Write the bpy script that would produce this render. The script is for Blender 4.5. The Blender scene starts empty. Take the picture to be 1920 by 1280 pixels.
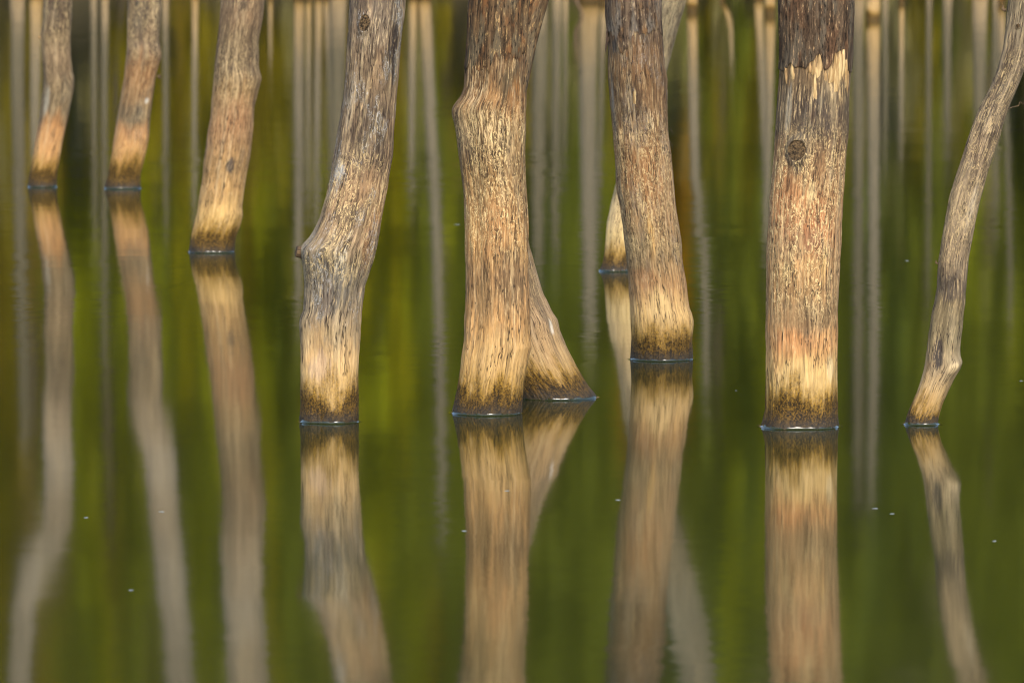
import bpy, math, random
import numpy as np
from mathutils import Vector

random.seed(7)
rng = np.random.default_rng(11)
sc = bpy.context.scene
COL = sc.collection

# ------------------------------------------------------------------ camera
W0, H0 = 1920.0, 1280.0
LENS, SENSOR = 200.0, 36.0
FPX = LENS / SENSOR * W0
CAM_H = 2.0
HORIZON = -250.0
PITCH = math.atan((H0 / 2 - HORIZON) / FPX)

cam_data = bpy.data.cameras.new('camera')
cam = bpy.data.objects.new('camera', cam_data)
COL.objects.link(cam)
cam.location = (0, 0, CAM_H)
cam.rotation_euler = (math.pi / 2 - PITCH, 0, 0)
cam_data.lens = LENS
cam_data.sensor_width = SENSOR
cam_data.clip_start = 0.5
cam_data.clip_end = 3000
cam_data.dof.use_dof = True
cam_data.dof.focus_distance = 20.9
cam_data.dof.aperture_fstop = 7.2
sc.camera = cam

# ------------------------------------------------------------------ sky and sun
SUN_EL, SUN_AZ = math.radians(34), math.radians(168)      # azimuth clockwise from +Y
world = bpy.data.worlds.new('World')
sc.world = world
world.use_nodes = True
wn = world.node_tree.nodes
wl = world.node_tree.links
wn.clear()
w_out = wn.new('ShaderNodeOutputWorld')
w_bg = wn.new('ShaderNodeBackground')
w_sky = wn.new('ShaderNodeTexSky')
w_sky.sky_type = 'NISHITA'
w_sky.sun_disc = False
w_sky.sun_elevation = SUN_EL
w_sky.sun_rotation = SUN_AZ
w_sky.air_density = 1.0
w_sky.dust_density = 2.5
w_sky.ozone_density = 1.0
w_bg.inputs['Strength'].default_value = 0.15
wl.new(w_sky.outputs[0], w_bg.inputs['Color'])
wl.new(w_bg.outputs[0], w_out.inputs['Surface'])

sun_data = bpy.data.lights.new('sun', 'SUN')
sun = bpy.data.objects.new('sun', sun_data)
COL.objects.link(sun)
sun_data.energy = 1.2
sun_data.angle = math.radians(30)
sun_data.color = (1.0, 0.91, 0.77)
to_sun = Vector((math.sin(SUN_AZ) * math.cos(SUN_EL), math.cos(SUN_AZ) * math.cos(SUN_EL), math.sin(SUN_EL)))
sun.rotation_euler = to_sun.to_track_quat('Z', 'Y').to_euler()
sun.location = to_sun * 60

sc.view_settings.view_transform = 'Standard'
sc.view_settings.look = 'None'
sc.view_settings.gamma = 1.0
sc.view_settings.use_curve_mapping = False
sc.view_settings.exposure = 1.12
sc.cycles.max_bounces = 4
sc.cycles.caustics_reflective = False
sc.cycles.caustics_refractive = False
sc.cycles.diffuse_bounces = 1
sc.cycles.glossy_bounces = 3
sc.cycles.filter_width = 1.15
sc.cycles.use_denoising = True
sc.cycles.use_adaptive_sampling = True
sc.cycles.adaptive_threshold = 0.02
sc.cycles.sample_clamp_indirect = 6.0

# ------------------------------------------------------------------ picture point -> place
SP, CP = math.sin(PITCH), math.cos(PITCH)

def ray(px, py):
    a, b = px - W0 / 2, -(py - H0 / 2)
    return np.array([a, FPX * CP + b * SP, -FPX * SP + b * CP])

def ground(px, py):
    d = ray(px, py)
    t = CAM_H / -d[2]
    return d[0] * t, d[1] * t

def on_plane(px, py, y):
    """x, z where the sight line meets the upright plane at distance y (z below 0 is the mirrored height)"""
    d = ray(px, py)
    t = y / d[1]
    return d[0] * t, CAM_H + d[2] * t

# ------------------------------------------------------------------ numpy noise
_perm = rng.permutation(4096).astype(np.int64)
_grad = rng.normal(size=(4096, 3))
_grad /= np.linalg.norm(_grad, axis=1)[:, None]

def pnoise(p):
    p = np.asarray(p, dtype=np.float64)
    i = np.floor(p).astype(np.int64)
    f = p - i
    u = f * f * f * (f * (f * 6 - 15) + 10)
    out = 0
    for dx in (0, 1):
        for dy in (0, 1):
            for dz in (0, 1):
                h = _perm[(i[..., 0] + dx) & 4095]
                h = _perm[(h + i[..., 1] + dy) & 4095]
                h = _perm[(h + i[..., 2] + dz) & 4095]
                g = _grad[h]
                v = g[..., 0] * (f[..., 0] - dx) + g[..., 1] * (f[..., 1] - dy) + g[..., 2] * (f[..., 2] - dz)
                w = (u[..., 0] if dx else 1 - u[..., 0]) * (u[..., 1] if dy else 1 - u[..., 1]) * (u[..., 2] if dz else 1 - u[..., 2])
                out = out + v * w
    return out

def fbm(p, octaves=3, gain=0.5):
    a, s, o = 1.0, 1.0, 0
    for _ in range(octaves):
        o = o + a * pnoise(p * s + 17.3 * s)
        a *= gain
        s *= 2.03
    return o

# ------------------------------------------------------------------ mesh helpers
def link(name, me, parent=None, mat=None):
    o = bpy.data.objects.new(name, me)
    COL.objects.link(o)
    if parent is not None:
        o.parent = parent
        o.matrix_parent_inverse = parent.matrix_world.inverted() if False else o.matrix_parent_inverse
    if mat is not None and me is not None:
        me.materials.append(mat)
    return o

def mesh_np(name, verts, faces, smooth=True):
    me = bpy.data.meshes.new(name)
    verts = np.asarray(verts, dtype=np.float32).reshape(-1, 3)
    faces = np.asarray(faces, dtype=np.int32)
    k = faces.shape[1]
    me.vertices.add(len(verts))
    me.vertices.foreach_set('co', verts.ravel())
    me.loops.add(faces.size)
    me.loops.foreach_set('vertex_index', faces.ravel())
    me.polygons.add(len(faces))
    me.polygons.foreach_set('loop_start', np.arange(0, faces.size, k, dtype=np.int32))
    me.polygons.foreach_set('loop_total', np.full(len(faces), k, dtype=np.int32))
    if smooth:
        me.polygons.foreach_set('use_smooth', np.ones(len(faces), dtype=bool))
    me.update(calc_edges=True)
    return me

def rest_attr(me, rest):
    a = me.attributes.new('rest', 'FLOAT_VECTOR', 'POINT')
    a.data.foreach_set('vector', np.asarray(rest, dtype=np.float32).ravel())

def grid_faces(rows, cols, closed=True):
    i = np.arange(rows - 1)[:, None]
    j = np.arange(cols if closed else cols - 1)[None, :]
    j2 = (j + 1) % cols
    a = i * cols + j
    b = i * cols + j2
    return np.stack([a, b, b + cols, a + cols], axis=-1).reshape(-1, 4)

def thing(name, loc, label, cat, group=None):
    o = bpy.data.objects.new(name, None)
    o.empty_display_size = 0.2
    COL.objects.link(o)
    o.location = loc
    o['label'] = label
    o['category'] = cat
    if group:
        o['group'] = group
    return o

# ------------------------------------------------------------------ materials
def lin(c):
    c = np.asarray(c, dtype=float) / 255.0
    return np.where(c <= 0.04045, c / 12.92, ((c + 0.055) / 1.055) ** 2.4)

class NT:
    def __init__(self, name):
        self.m = bpy.data.materials.new(name)
        self.m.use_nodes = True
        self.t = self.m.node_tree
        self.t.nodes.clear()
        self.out = self.n('ShaderNodeOutputMaterial')
        self.bsdf = self.n('ShaderNodeBsdfPrincipled')
        self.t.links.new(self.bsdf.outputs[0], self.out.inputs['Surface'])
    def n(self, kind, **kw):
        o = self.t.nodes.new(kind)
        for k, v in kw.items():
            setattr(o, k, v)
        return o
    def put(self, sock, v):
        if isinstance(v, bpy.types.NodeSocket):
            self.t.links.new(v, sock)
        elif v is not None:
            if hasattr(sock.default_value, '__len__'):
                v = list(v)
                if len(sock.default_value) == 4 and len(v) == 3:
                    v = v + [1.0]
            sock.default_value = v
    def math(self, op, a, b=None, c=None, clamp=False):
        o = self.n('ShaderNodeMath', operation=op, use_clamp=clamp)
        self.put(o.inputs[0], a)
        if b is not None: self.put(o.inputs[1], b)
        if c is not None: self.put(o.inputs[2], c)
        return o.outputs[0]
    def vmath(self, op, a, b):
        o = self.n('ShaderNodeVectorMath', operation=op)
        self.put(o.inputs[0], a)
        self.put(o.inputs[1], b)
        return o.outputs[0]
    def noise(self, vec, scale=1.0, detail=2.0, rough=0.5, dist=0.0, color=False):
        o = self.n('ShaderNodeTexNoise')
        self.put(o.inputs['Vector'], vec)
        o.inputs['Scale'].default_value = scale
        o.inputs['Detail'].default_value = detail
        o.inputs['Roughness'].default_value = rough
        o.inputs['Distortion'].default_value = dist
        return o.outputs['Color' if color else 'Fac']
    def smooth(self, v, lo, hi, a=0.0, b=1.0):
        o = self.n('ShaderNodeMapRange', interpolation_type='SMOOTHSTEP')
        self.put(o.inputs['Value'], v)
        flip = lo > hi
        if flip:
            lo, hi, a, b = hi, lo, b, a
        o.inputs['From Min'].default_value = lo
        o.inputs['From Max'].default_value = hi
        o.inputs['To Min'].default_value = a
        o.inputs['To Max'].default_value = b
        return o.outputs['Result']
    def mix(self, f, a, b, blend='MIX'):
        o = self.n('ShaderNodeMix', data_type='RGBA', blend_type=blend)
        self.put(o.inputs['Factor'], f)
        self.put(o.inputs[6], a)
        self.put(o.inputs[7], b)
        return o.outputs[2]
    def ramp(self, f, stops):
        o = self.n('ShaderNodeValToRGB')
        self.put(o.inputs[0], f)
        cr = o.color_ramp
        stops = sorted(stops, key=lambda s: s[0])
        while len(cr.elements) < len(stops):
            cr.elements.new(0.5)
        for e, (p, c) in zip(cr.elements, stops):
            e.position = min(max(p, 0.0), 1.0)
        for e, (p, c) in zip(cr.elements, stops):
            e.color = (c[0], c[1], c[2], 1)
        return o.outputs[0]

ALB = 0.80
def alb(c, k=1.0):
    return tuple(np.clip(lin(c) * ALB * k * np.array([0.96, 1.0, 1.03]), 0.002, 0.85))

def wood(name, stops, seed, algae=0.075, algae_rag=0.11, gray=0.3, rust=0.19, squig=(0.5, 0.9, 0.6), crack=0.9,
         contrast=1.0, white=0.0, grain=1.0, patches=(), gain=1.16):
    """weathered barkless wood: stops = [(height m, photographed colour)]"""
    t = NT(name)
    at = t.n('ShaderNodeAttribute', attribute_name='rest')
    V = at.outputs['Vector']
    sep = t.n('ShaderNodeSeparateXYZ')
    t.put(sep.inputs[0], V)
    h = sep.outputs[2]
    P = t.vmath('ADD', V, (seed * 3.71, seed * 1.93, seed * 2.37))
    wv = t.noise(t.vmath('MULTIPLY', P, (9, 9, 5)), 1, 2, 0.5, color=True)
    wv = t.vmath('MULTIPLY', t.vmath('SUBTRACT', wv, (0.5, 0.5, 0.5)), (0.014, 0.014, 0.0))
    Pw = t.vmath('ADD', P, wv)
    streak = t.noise(t.vmath('MULTIPLY', Pw, (42, 42, 2.6)), 1, 4, 0.6)
    gr = t.noise(t.vmath('MULTIPLY', Pw, (140 * grain, 140 * grain, 17)), 1, 4, 0.76)
    iso = t.noise(t.vmath('MULTIPLY', P, (150, 150, 110)), 1, 3, 0.7)
    bl1 = t.noise(t.vmath('MULTIPLY', P, (9, 9, 5)), 1, 4, 0.62)
    bl2 = t.noise(t.vmath('MULTIPLY', t.vmath('ADD', P, (5.1, 2.2, 7.7)), (13, 13, 5)), 1, 4, 0.65)
    bl3 = t.noise(t.vmath('MULTIPLY', t.vmath('ADD', P, (1.1, 8.2, 3.7)), (16, 16, 6)), 1, 4, 0.65)
    hmax = max(s[0] for s in stops) * 1.001
    st0 = t.math('SUBTRACT', streak, 0.5)
    hj = t.math('ADD', h, t.math('MULTIPLY', st0, 0.22))
    hj = t.math('ADD', hj, t.math('MULTIPLY', t.math('SUBTRACT', bl1, 0.5), 0.22))
    col = t.ramp(t.math('DIVIDE', hj, hmax), [(s[0] / hmax, alb(s[1], gain)) for s in stops])
    # stains, bare places and leftovers of inner bark, each where it is on this trunk
    pn = t.math('ADD', t.math('MULTIPLY', st0, 2.2), t.math('MULTIPLY', t.math('SUBTRACT', gr, 0.5), 1.7))
    for (c, rx, rz, pc, op, mode) in patches:
        dv = t.vmath('MULTIPLY', t.vmath('SUBTRACT', V, c), (1 / rx, 1 / rx, 1 / rz))
        ln = t.n('ShaderNodeVectorMath', operation='LENGTH')
        t.put(ln.inputs[0], dv)
        e = t.math('ADD', ln.outputs['Value'], pn)
        m_ = t.smooth(e, 1.25, 0.65, 0.0, min(op * 1.15, 1.0))
        if mode == 'fleck':
            m_ = t.math('MULTIPLY', m_, t.smooth(gr, 0.49, 0.56))
        col = t.mix(m_, col, alb(pc, 1.15 if mode == 'fleck' else 1.0))
    # grey weathering, rusty stains
    up = t.smooth(h, 0.10, 0.45)
    g_m = t.math('MULTIPLY', t.math('MULTIPLY', t.smooth(bl2, 0.50, 0.64), gray), up)
    col = t.mix(g_m, col, alb((122, 115, 100)))
    r_m = t.math('MULTIPLY', t.smooth(bl3, 0.52, 0.66), rust)
    col = t.mix(r_m, col, t.mix(0.5, col, alb((178, 130, 86))))
    # grain: dark fibres and pale fibres
    col = t.mix(t.smooth(streak, 0.47, 0.35, 0.0, 0.50), col, t.mix(0.65, col, alb((50, 40, 30))))
    col = t.mix(t.smooth(streak, 0.53, 0.66, 0.0, 0.45), col, t.mix(0.6, col, alb((232, 206, 160))))
    mott = t.noise(t.vmath('MULTIPLY', t.vmath('ADD', Pw, (7.7, 1.3, 4.4)), (34, 34, 9)), 1, 5, 0.66)
    mm = t.math('MULTIPLY', t.smooth(mott, 0.52, 0.36), t.smooth(h, 0.15, 1.1, 0.15, 0.6))
    col = t.mix(mm, col, t.mix(0.6, col, alb((52, 42, 34))))
    dk = t.math('MULTIPLY', t.smooth(gr, 0.50, 0.36), min(0.95 * contrast, 1.0))
    vary = t.smooth(t.noise(t.vmath('MULTIPLY', t.vmath('ADD', P, (9.2, 4.4, 1.6)), (11, 11, 4.5)), 1, 3, 0.6), 0.38, 0.60)
    dk = t.math('MULTIPLY', dk, t.math('MULTIPLY_ADD', vary, 0.75, 0.25))
    dk = t.math('MULTIPLY', dk, t.smooth(h, 0.10, 1.0, 0.42, 0.95))
    col = t.mix(dk, col, t.mix(0.80, col, alb((36, 27, 18))))
    fib = t.noise(t.vmath('MULTIPLY', Pw, (170, 170, 5.5)), 1, 3, 0.65)
    fb = t.math('MULTIPLY', t.smooth(fib, 0.52, 0.38), t.smooth(h, 0.05, 0.5, 0.34, 0.70))
    fb = t.math('MULTIPLY', fb, t.math('MULTIPLY_ADD', vary, -0.5, 1.0))
    col = t.mix(fb, col, t.mix(0.7, col, alb((40, 30, 20))))
    pl = t.math('MULTIPLY', t.smooth(gr, 0.53, 0.64), 0.75 * contrast)
    pl = t.math('MULTIPLY', pl, t.smooth(mott, 0.40, 0.55, 0.4, 1.0))
    col = t.mix(pl, col, t.mix(0.6, col, alb((240, 208, 156))))
    # worm galleries and flakes of inner bark: crooked short pale lines with dark beside them
    lo, hi, amt = squig
    Pq = t.vmath('MULTIPLY', P, (62, 62, 20))
    q = t.noise(Pq, 1, 2.0, 0.55, 2.2)
    qd = t.noise(t.vmath('ADD', Pq, (0.35, 0.2, 0.12)), 1, 2.0, 0.55, 2.2)
    line = t.smooth(t.math('ABSOLUTE', t.math('SUBTRACT', q, 0.56)), 0.042, 0.014)
    lined = t.smooth(t.math('ABSOLUTE', t.math('SUBTRACT', qd, 0.59)), 0.05, 0.014)
    qm = t.smooth(bl3, 0.66, 0.46)
    win = t.math('MULTIPLY', t.smooth(h, lo - 0.12, lo + 0.05), t.smooth(h, hi + 0.12, hi - 0.06))
    win = t.math('MULTIPLY', win, amt)
    qall = t.math('MULTIPLY', qm, win)
    col = t.mix(t.math('MULTIPLY', t.math('MULTIPLY', lined, qall), 0.8), col, alb((52, 36, 24)))
    col = t.mix(t.math('MULTIPLY', line, qall), col, alb((238, 208, 152)))
    # whitish crust
    if white > 0:
        q2 = t.noise(t.vmath('MULTIPLY', t.vmath('ADD', P, (3, 3, 3)), (48, 48, 14)), 1, 3, 0.6, 2.5)
        l2 = t.smooth(t.math('ABSOLUTE', t.math('SUBTRACT', q2, 0.52)), 0.022, 0.004)
        l2 = t.math('MULTIPLY', t.math('MULTIPLY', l2, t.smooth(bl2, 0.5, 0.6)), white)
        col = t.mix(t.math('MULTIPLY', l2, t.smooth(h, 0.25, 0.5)), col, alb((205, 205, 205)))
    # drying cracks
    ck = t.noise(t.vmath('MULTIPLY', t.vmath('ADD', Pw, (2.5, 6.1, 1.7)), (64, 64, 4.2)), 1, 3, 0.66)
    ckm = t.math('MULTIPLY', t.smooth(t.math('ABSOLUTE', t.math('SUBTRACT', ck, 0.5)), 0.026, 0.006), crack)
    ckm = t.math('MULTIPLY', ckm, t.smooth(bl1, 0.40, 0.52))
    col = t.mix(ckm, col, alb((40, 28, 20)))
    # algae at the waterline: dark crust with an uneven golden brown fringe running up the grain
    top = t.math('ADD', t.math('MULTIPLY', st0, algae_rag * 1.3), algae)
    top = t.math('ADD', top, t.math('MULTIPLY', t.math('SUBTRACT', bl2, 0.5), algae_rag * 2.6))
    top = t.math('ADD', top, t.math('MULTIPLY', t.math('SUBTRACT', gr, 0.5), algae_rag * 1.2))
    ha = t.math('SUBTRACT', h, top)
    spk = t.smooth(iso, 0.38, 0.64)
    fringe = t.math('MULTIPLY', t.smooth(ha, algae * 0.85, 0.0), t.smooth(gr, 0.66, 0.40, 0.35, 1.0))
    col = t.mix(fringe, col, t.mix(spk, alb((100, 72, 18)), alb((166, 128, 48))))
    dark = t.smooth(ha, algae * 0.25, -algae * 0.35)
    col = t.mix(dark, col, t.mix(spk, alb((38, 27, 8)), alb((116, 86, 26))))
    t.put(t.bsdf.inputs['Base Color'], col)
    t.put(t.bsdf.inputs['Roughness'], t.smooth(h, 0.01, 0.10, 0.55, 0.9))
    t.bsdf.inputs['Specular IOR Level'].default_value = 0.3
    hh = t.math('ADD', t.math('MULTIPLY', gr, 0.8), t.math('MULTIPLY', streak, 0.6))
    hh = t.math('ADD', hh, t.math('MULTIPLY', line, 0.25))
    b = t.n('ShaderNodeBump')
    b.inputs['Strength'].default_value = 0.8
    b.inputs['Distance'].default_value = 0.0035
    t.put(b.inputs['Height'], hh)
    t.put(t.bsdf.inputs['Normal'], b.outputs[0])
    return t.m

def plain(name, c1, c2, scale=(60, 60, 10), rough=0.85, bump=0.003, attr='rest', lo=0.35, hi=0.65):
    t = NT(name)
    if attr:
        v = t.n('ShaderNodeAttribute', attribute_name=attr).outputs['Vector']
    else:
        v = t.n('ShaderNodeTexCoord').outputs['Object']
    n = t.noise(t.vmath('MULTIPLY', v, scale), 1, 5, 0.65)
    t.put(t.bsdf.inputs['Base Color'], t.mix(t.smooth(n, lo, hi), alb(c1), alb(c2)))
    t.bsdf.inputs['Roughness'].default_value = rough
    t.bsdf.inputs['Specular IOR Level'].default_value = 0.25
    b = t.n('ShaderNodeBump')
    b.inputs['Strength'].default_value = 0.8
    b.inputs['Distance'].default_value = bump
    t.put(b.inputs['Height'], n)
    t.put(t.bsdf.inputs['Normal'], b.outputs[0])
    return t.m

# ------------------------------------------------------------------ water
def water_material(name, ripple):
    t = NT(name)
    t.bsdf.inputs['Base Color'].default_value = (0.018, 0.024, 0.005, 1)
    t.bsdf.inputs['IOR'].default_value = 1.6
    t.bsdf.inputs['Specular IOR Level'].default_value = 0.9
    t.bsdf.inputs['Roughness'].default_value = 0.062 if ripple else 0.04
    if ripple:
        pos = t.n('ShaderNodeNewGeometry').outputs['Position']
        n1 = t.noise(t.vmath('MULTIPLY', pos, (2.2, 9.0, 1)), 1, 3, 0.6, color=True)
        n2 = t.noise(t.vmath('MULTIPLY', pos, (0.5, 1.6, 1)), 1, 2, 0.5, color=True)
        pm = t.smooth(t.noise(t.vmath('MULTIPLY', pos, (0.35, 0.10, 1)), 1, 2, 0.5), 0.40, 0.66, 0.45, 1.4)
        sy = t.n('ShaderNodeSeparateXYZ'); t.put(sy.inputs[0], pos)
        pm = t.math('MULTIPLY', pm, t.smooth(sy.outputs[1], 16, 40, 0.32, 1.25))
        a = t.vmath('MULTIPLY', t.vmath('SUBTRACT', n1, (0.5, 0.5, 0.5)), (0.050, 0.018, 0))
        sc_ = t.n('ShaderNodeVectorMath', operation='SCALE')
        t.put(sc_.inputs[0], a)
        t.put(sc_.inputs['Scale'], pm)
        b = t.vmath('MULTIPLY', t.vmath('SUBTRACT', n2, (0.5, 0.5, 0.5)), (0.004, 0.006, 0))
        nn = t.vmath('ADD', t.vmath('ADD', sc_.outputs[0], b), (0, 0, 1))
        nz = t.n('ShaderNodeVectorMath', operation='NORMALIZE')
        t.put(nz.inputs[0], nn)
        t.put(t.bsdf.inputs['Normal'], nz.outputs[0])
    return t.m

SHORE = 116.0
wm = water_material('lake_water', True)
wv_ = [(-120, -60, 0), (120, -60, 0), (120, SHORE + 4, 0), (-120, SHORE + 4, 0)]
water = link('water', mesh_np('water', wv_, [(0, 1, 2, 3)], False), None, wm)
water['kind'] = 'structure'
water['label'] = 'still olive green lake water mirroring trunks and forest'
rim_mat = water_material('water_rim', False)

# lake bed far below the mirror and the bank behind it
def hill_z(x, y):
    d = y - SHORE
    base = np.where(d < 0, d * 0.35, 0.9 * (1 - np.exp(-d / 2.0)) + 0.10 * d + 0.0022 * d * d)
    p = np.stack([x * 0.05, y * 0.05, np.zeros_like(x)], -1)
    return np.maximum(base + np.where(d > 0, np.minimum(d * 0.05, 1.2), 0.0) * pnoise(p) * 2.0, -1.2)

gx = np.linspace(-130, 130, 131)
gy = np.concatenate([[-70.0, 0.0, 60.0], np.linspace(SHORE - 6, SHORE + 20, 40), np.linspace(SHORE + 24, SHORE + 140, 30)])
GX, GY = np.meshgrid(gx, gy)
GZ = hill_z(GX, GY)
mt = NT('forest_floor')
pos = mt.n('ShaderNodeNewGeometry').outputs['Position']
mt.put(mt.bsdf.inputs['Base Color'], mt.mix(mt.smooth(mt.noise(pos, 0.8, 5, 0.6), 0.4, 0.6), (0.035, 0.030, 0.012), (0.075, 0.055, 0.02)))
mt.bsdf.inputs['Roughness'].default_value = 0.95
bank = link('terrain', mesh_np('terrain', np.stack([GX, GY, GZ], -1), grid_faces(len(gy), len(gx), False)), None, mt.m)
bank['kind'] = 'structure'
bank['label'] = 'brown lake bed rising into a wooded far bank'

# ------------------------------------------------------------------ far wood (seen only as the blurred colours in the water)
LEAF = {
    'yellow': (0.180, 0.165, 0.005), 'lime': (0.128, 0.142, 0.005), 'green': (0.074, 0.088, 0.010), 'dark': (0.052, 0.068, 0.012),
    'olive': (0.100, 0.082, 0.005), 'brown': (0.120, 0.086, 0.012), 'orange': (0.200, 0.095, 0.004), 'haze_grey': (0.140, 0.126, 0.054), 'bark': (0.045, 0.036, 0.026)}  # the grey leaf colour has the haze above the water put into it
leaf_mats, leaf_idx = [], {}
for k, c in LEAF.items():
    t = NT('foliage_' + k)
    pos = t.n('ShaderNodeNewGeometry').outputs['Position']
    n = t.noise(pos, 1.3, 3, 0.6)
    t.put(t.bsdf.inputs['Base Color'], t.mix(t.smooth(n, 0.35, 0.65), tuple(v * 1.0 for v in c), tuple(v * 1.9 for v in c)))
    t.bsdf.inputs['Roughness'].default_value = 0.8
    t.bsdf.inputs['Specular IOR Level'].default_value = 0.0
    leaf_idx[k] = len(leaf_mats)
    leaf_mats.append(t.m)

fv, ff, fm_ = [], [], []
COLW = 0.32
def add_leaves(c, rad, n, size, key):
    d = rng.normal(size=(n, 3))
    d /= np.linalg.norm(d, axis=1)[:, None]
    p = c + d * (rng.random((n, 1)) ** 0.45) * rad
    a = rng.normal(size=(n, 3)); a /= np.linalg.norm(a, axis=1)[:, None]
    b = np.cross(a, rng.normal(size=(n, 3))); b /= np.linalg.norm(b, axis=1)[:, None]
    s = size * rng.uniform(0.6, 1.3, (n, 1))
    q = np.stack([p - a * s, p - b * s * 0.6, p + a * s, p + b * s * 0.6], 1)
    base = sum(len(v) for v in fv)
    fv.append(q.reshape(-1, 3))
    ff.append(np.arange(n * 4).reshape(n, 4) + base)
    ci = np.clip(((p[:, 0] + 40 + rng.normal(size=n) * 0.12) / COLW).astype(int), 0, len(KIND) - 1)
    bi = np.digitize(p[:, 2] + rng.normal(size=n) * 0.8, BANDS)
    fm_.append(KIND[ci, bi])

def add_stem(x, y, z0, z1, r):
    k = 6
    a = np.linspace(0, 2 * np.pi, k, endpoint=False)
    ring = np.stack([np.cos(a), np.sin(a), 0 * a], 1)
    v = np.concatenate([ring * r + (x, y, z0), ring * r * 0.4 + (x + rng.normal() * 0.2, y, z1)])
    base = sum(len(v_) for v_ in fv)
    fv.append(v)
    ff.append(grid_faces(2, k) + base)
    fm_.append(np.full(k, leaf_idx['bark']))

def zone(px, z):
    """which leaf colour goes there, with haze put into the low greys (column of the picture, height)"""
    r = rng.random()
    pick = lambda *k: k[int(r * len(k))]
    if z < 2.2:
        return pick('haze_grey', 'olive', 'brown', 'haze_grey') if px < 1000 else pick('haze_grey', 'olive', 'green', 'haze_grey')
    if z < 4.5:
        return pick('olive', 'brown', 'haze_grey', 'olive') if px < 640 else pick('olive', 'haze_grey', 'green', 'lime') if px < 1000 else pick('haze_grey', 'green', 'green', 'olive')
    if px < 90:
        return pick('olive', 'brown', 'olive', 'green')
    if px < 200:
        return pick('green', 'lime', 'lime', 'green')
    if px < 380:
        return pick('lime', 'lime', 'green', 'olive')
    if px < 620:
        return pick('lime', 'lime', 'olive', 'yellow', 'green')
    if px < 790:
        return pick('yellow', 'lime', 'lime', 'yellow') if z < 11 else pick('lime', 'olive', 'green')
    if px < 960:
        return pick('lime', 'green', 'lime', 'green')
    if px < 1130:
        return pick('dark', 'green', 'green')
    if px < 1310:
        return pick('olive', 'olive', 'green', 'green', 'orange', 'lime') if z < 12 else pick('green', 'dark')
    if px < 1480:
        return pick('green', 'green', 'green', 'dark', 'lime')
    if px < 1760:
        return pick('dark', 'green', 'green', 'green')
    return pick('green', 'green', 'lime', 'green')

BANDS = [2.2, 4.5, 7.5, 10.5, 14.0]
KIND = np.zeros((int(80 / COLW) + 1, len(BANDS) + 1), dtype=int)      # narrow columns of leaf colour, put in to make the mirrored streaks
for ci in range(KIND.shape[0]):
    prev = None
    for bi, zb in enumerate([1.0, 3.4, 6.0, 9.0, 12.0, 16.0]):
        px = ((ci + 0.5) * COLW - 40) / 121.0 * FPX + W0 / 2 + rng.normal() * 20
        if prev is None or bi == 2 or rng.random() < 0.4:
            prev = leaf_idx[zone(px, zb)]
        KIND[ci, bi] = prev

def wood_tree(x, y, height, width):
    z0 = float(hill_z(np.array([x]), np.array([y]))[0])
    add_stem(x, y, z0 - 0.3, z0 + height * 0.8, 0.10 + height * 0.007)
    n = int(7 + height * 1.0)
    for i in range(n):
        f = (i + rng.random()) / n
        zz = z0 + height * (0.12 + 0.86 * f)
        wr = width * (0.55 + 0.5 * math.sin(math.pi * min(f * 0.9 + 0.12, 1)))
        c = np.array([x + rng.normal() * wr * 0.42, y + rng.normal() * wr * 0.42, zz])
        add_leaves(c, wr * rng.uniform(0.45, 0.75), int(95 * width), 0.22, None)

for row, (yy, hmin, hmax_, wd, sp) in enumerate([(SHORE + 1.0, 2.0, 4.0, 0.8, 1.3), (SHORE + 4.5, 8, 14, 1.3, 1.8), (SHORE + 9, 12, 18, 1.6, 2.3),
                                               (SHORE + 15, 15, 20, 1.9, 2.8), (SHORE + 24, 16, 22, 2.4, 3.6)]):
    x = -24.0 - row * 2
    while x < 24 + row * 2:
        wood_tree(x + rng.normal() * 0.3, yy + rng.normal() * 0.8, rng.uniform(hmin, hmax_), wd * rng.uniform(0.8, 1.2))
        x += sp * rng.uniform(0.7, 1.3)
fme = mesh_np('far_wood', np.concatenate(fv), np.concatenate(ff), False)
for m in leaf_mats:
    fme.materials.append(m)
fme.polygons.foreach_set('material_index', np.concatenate(fm_).astype(np.int32))
far = link('far_wood', fme)
far['kind'] = 'stuff'
far['label'] = 'far leafy wood mirrored as green and olive streaks'
far['category'] = 'wood'

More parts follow.
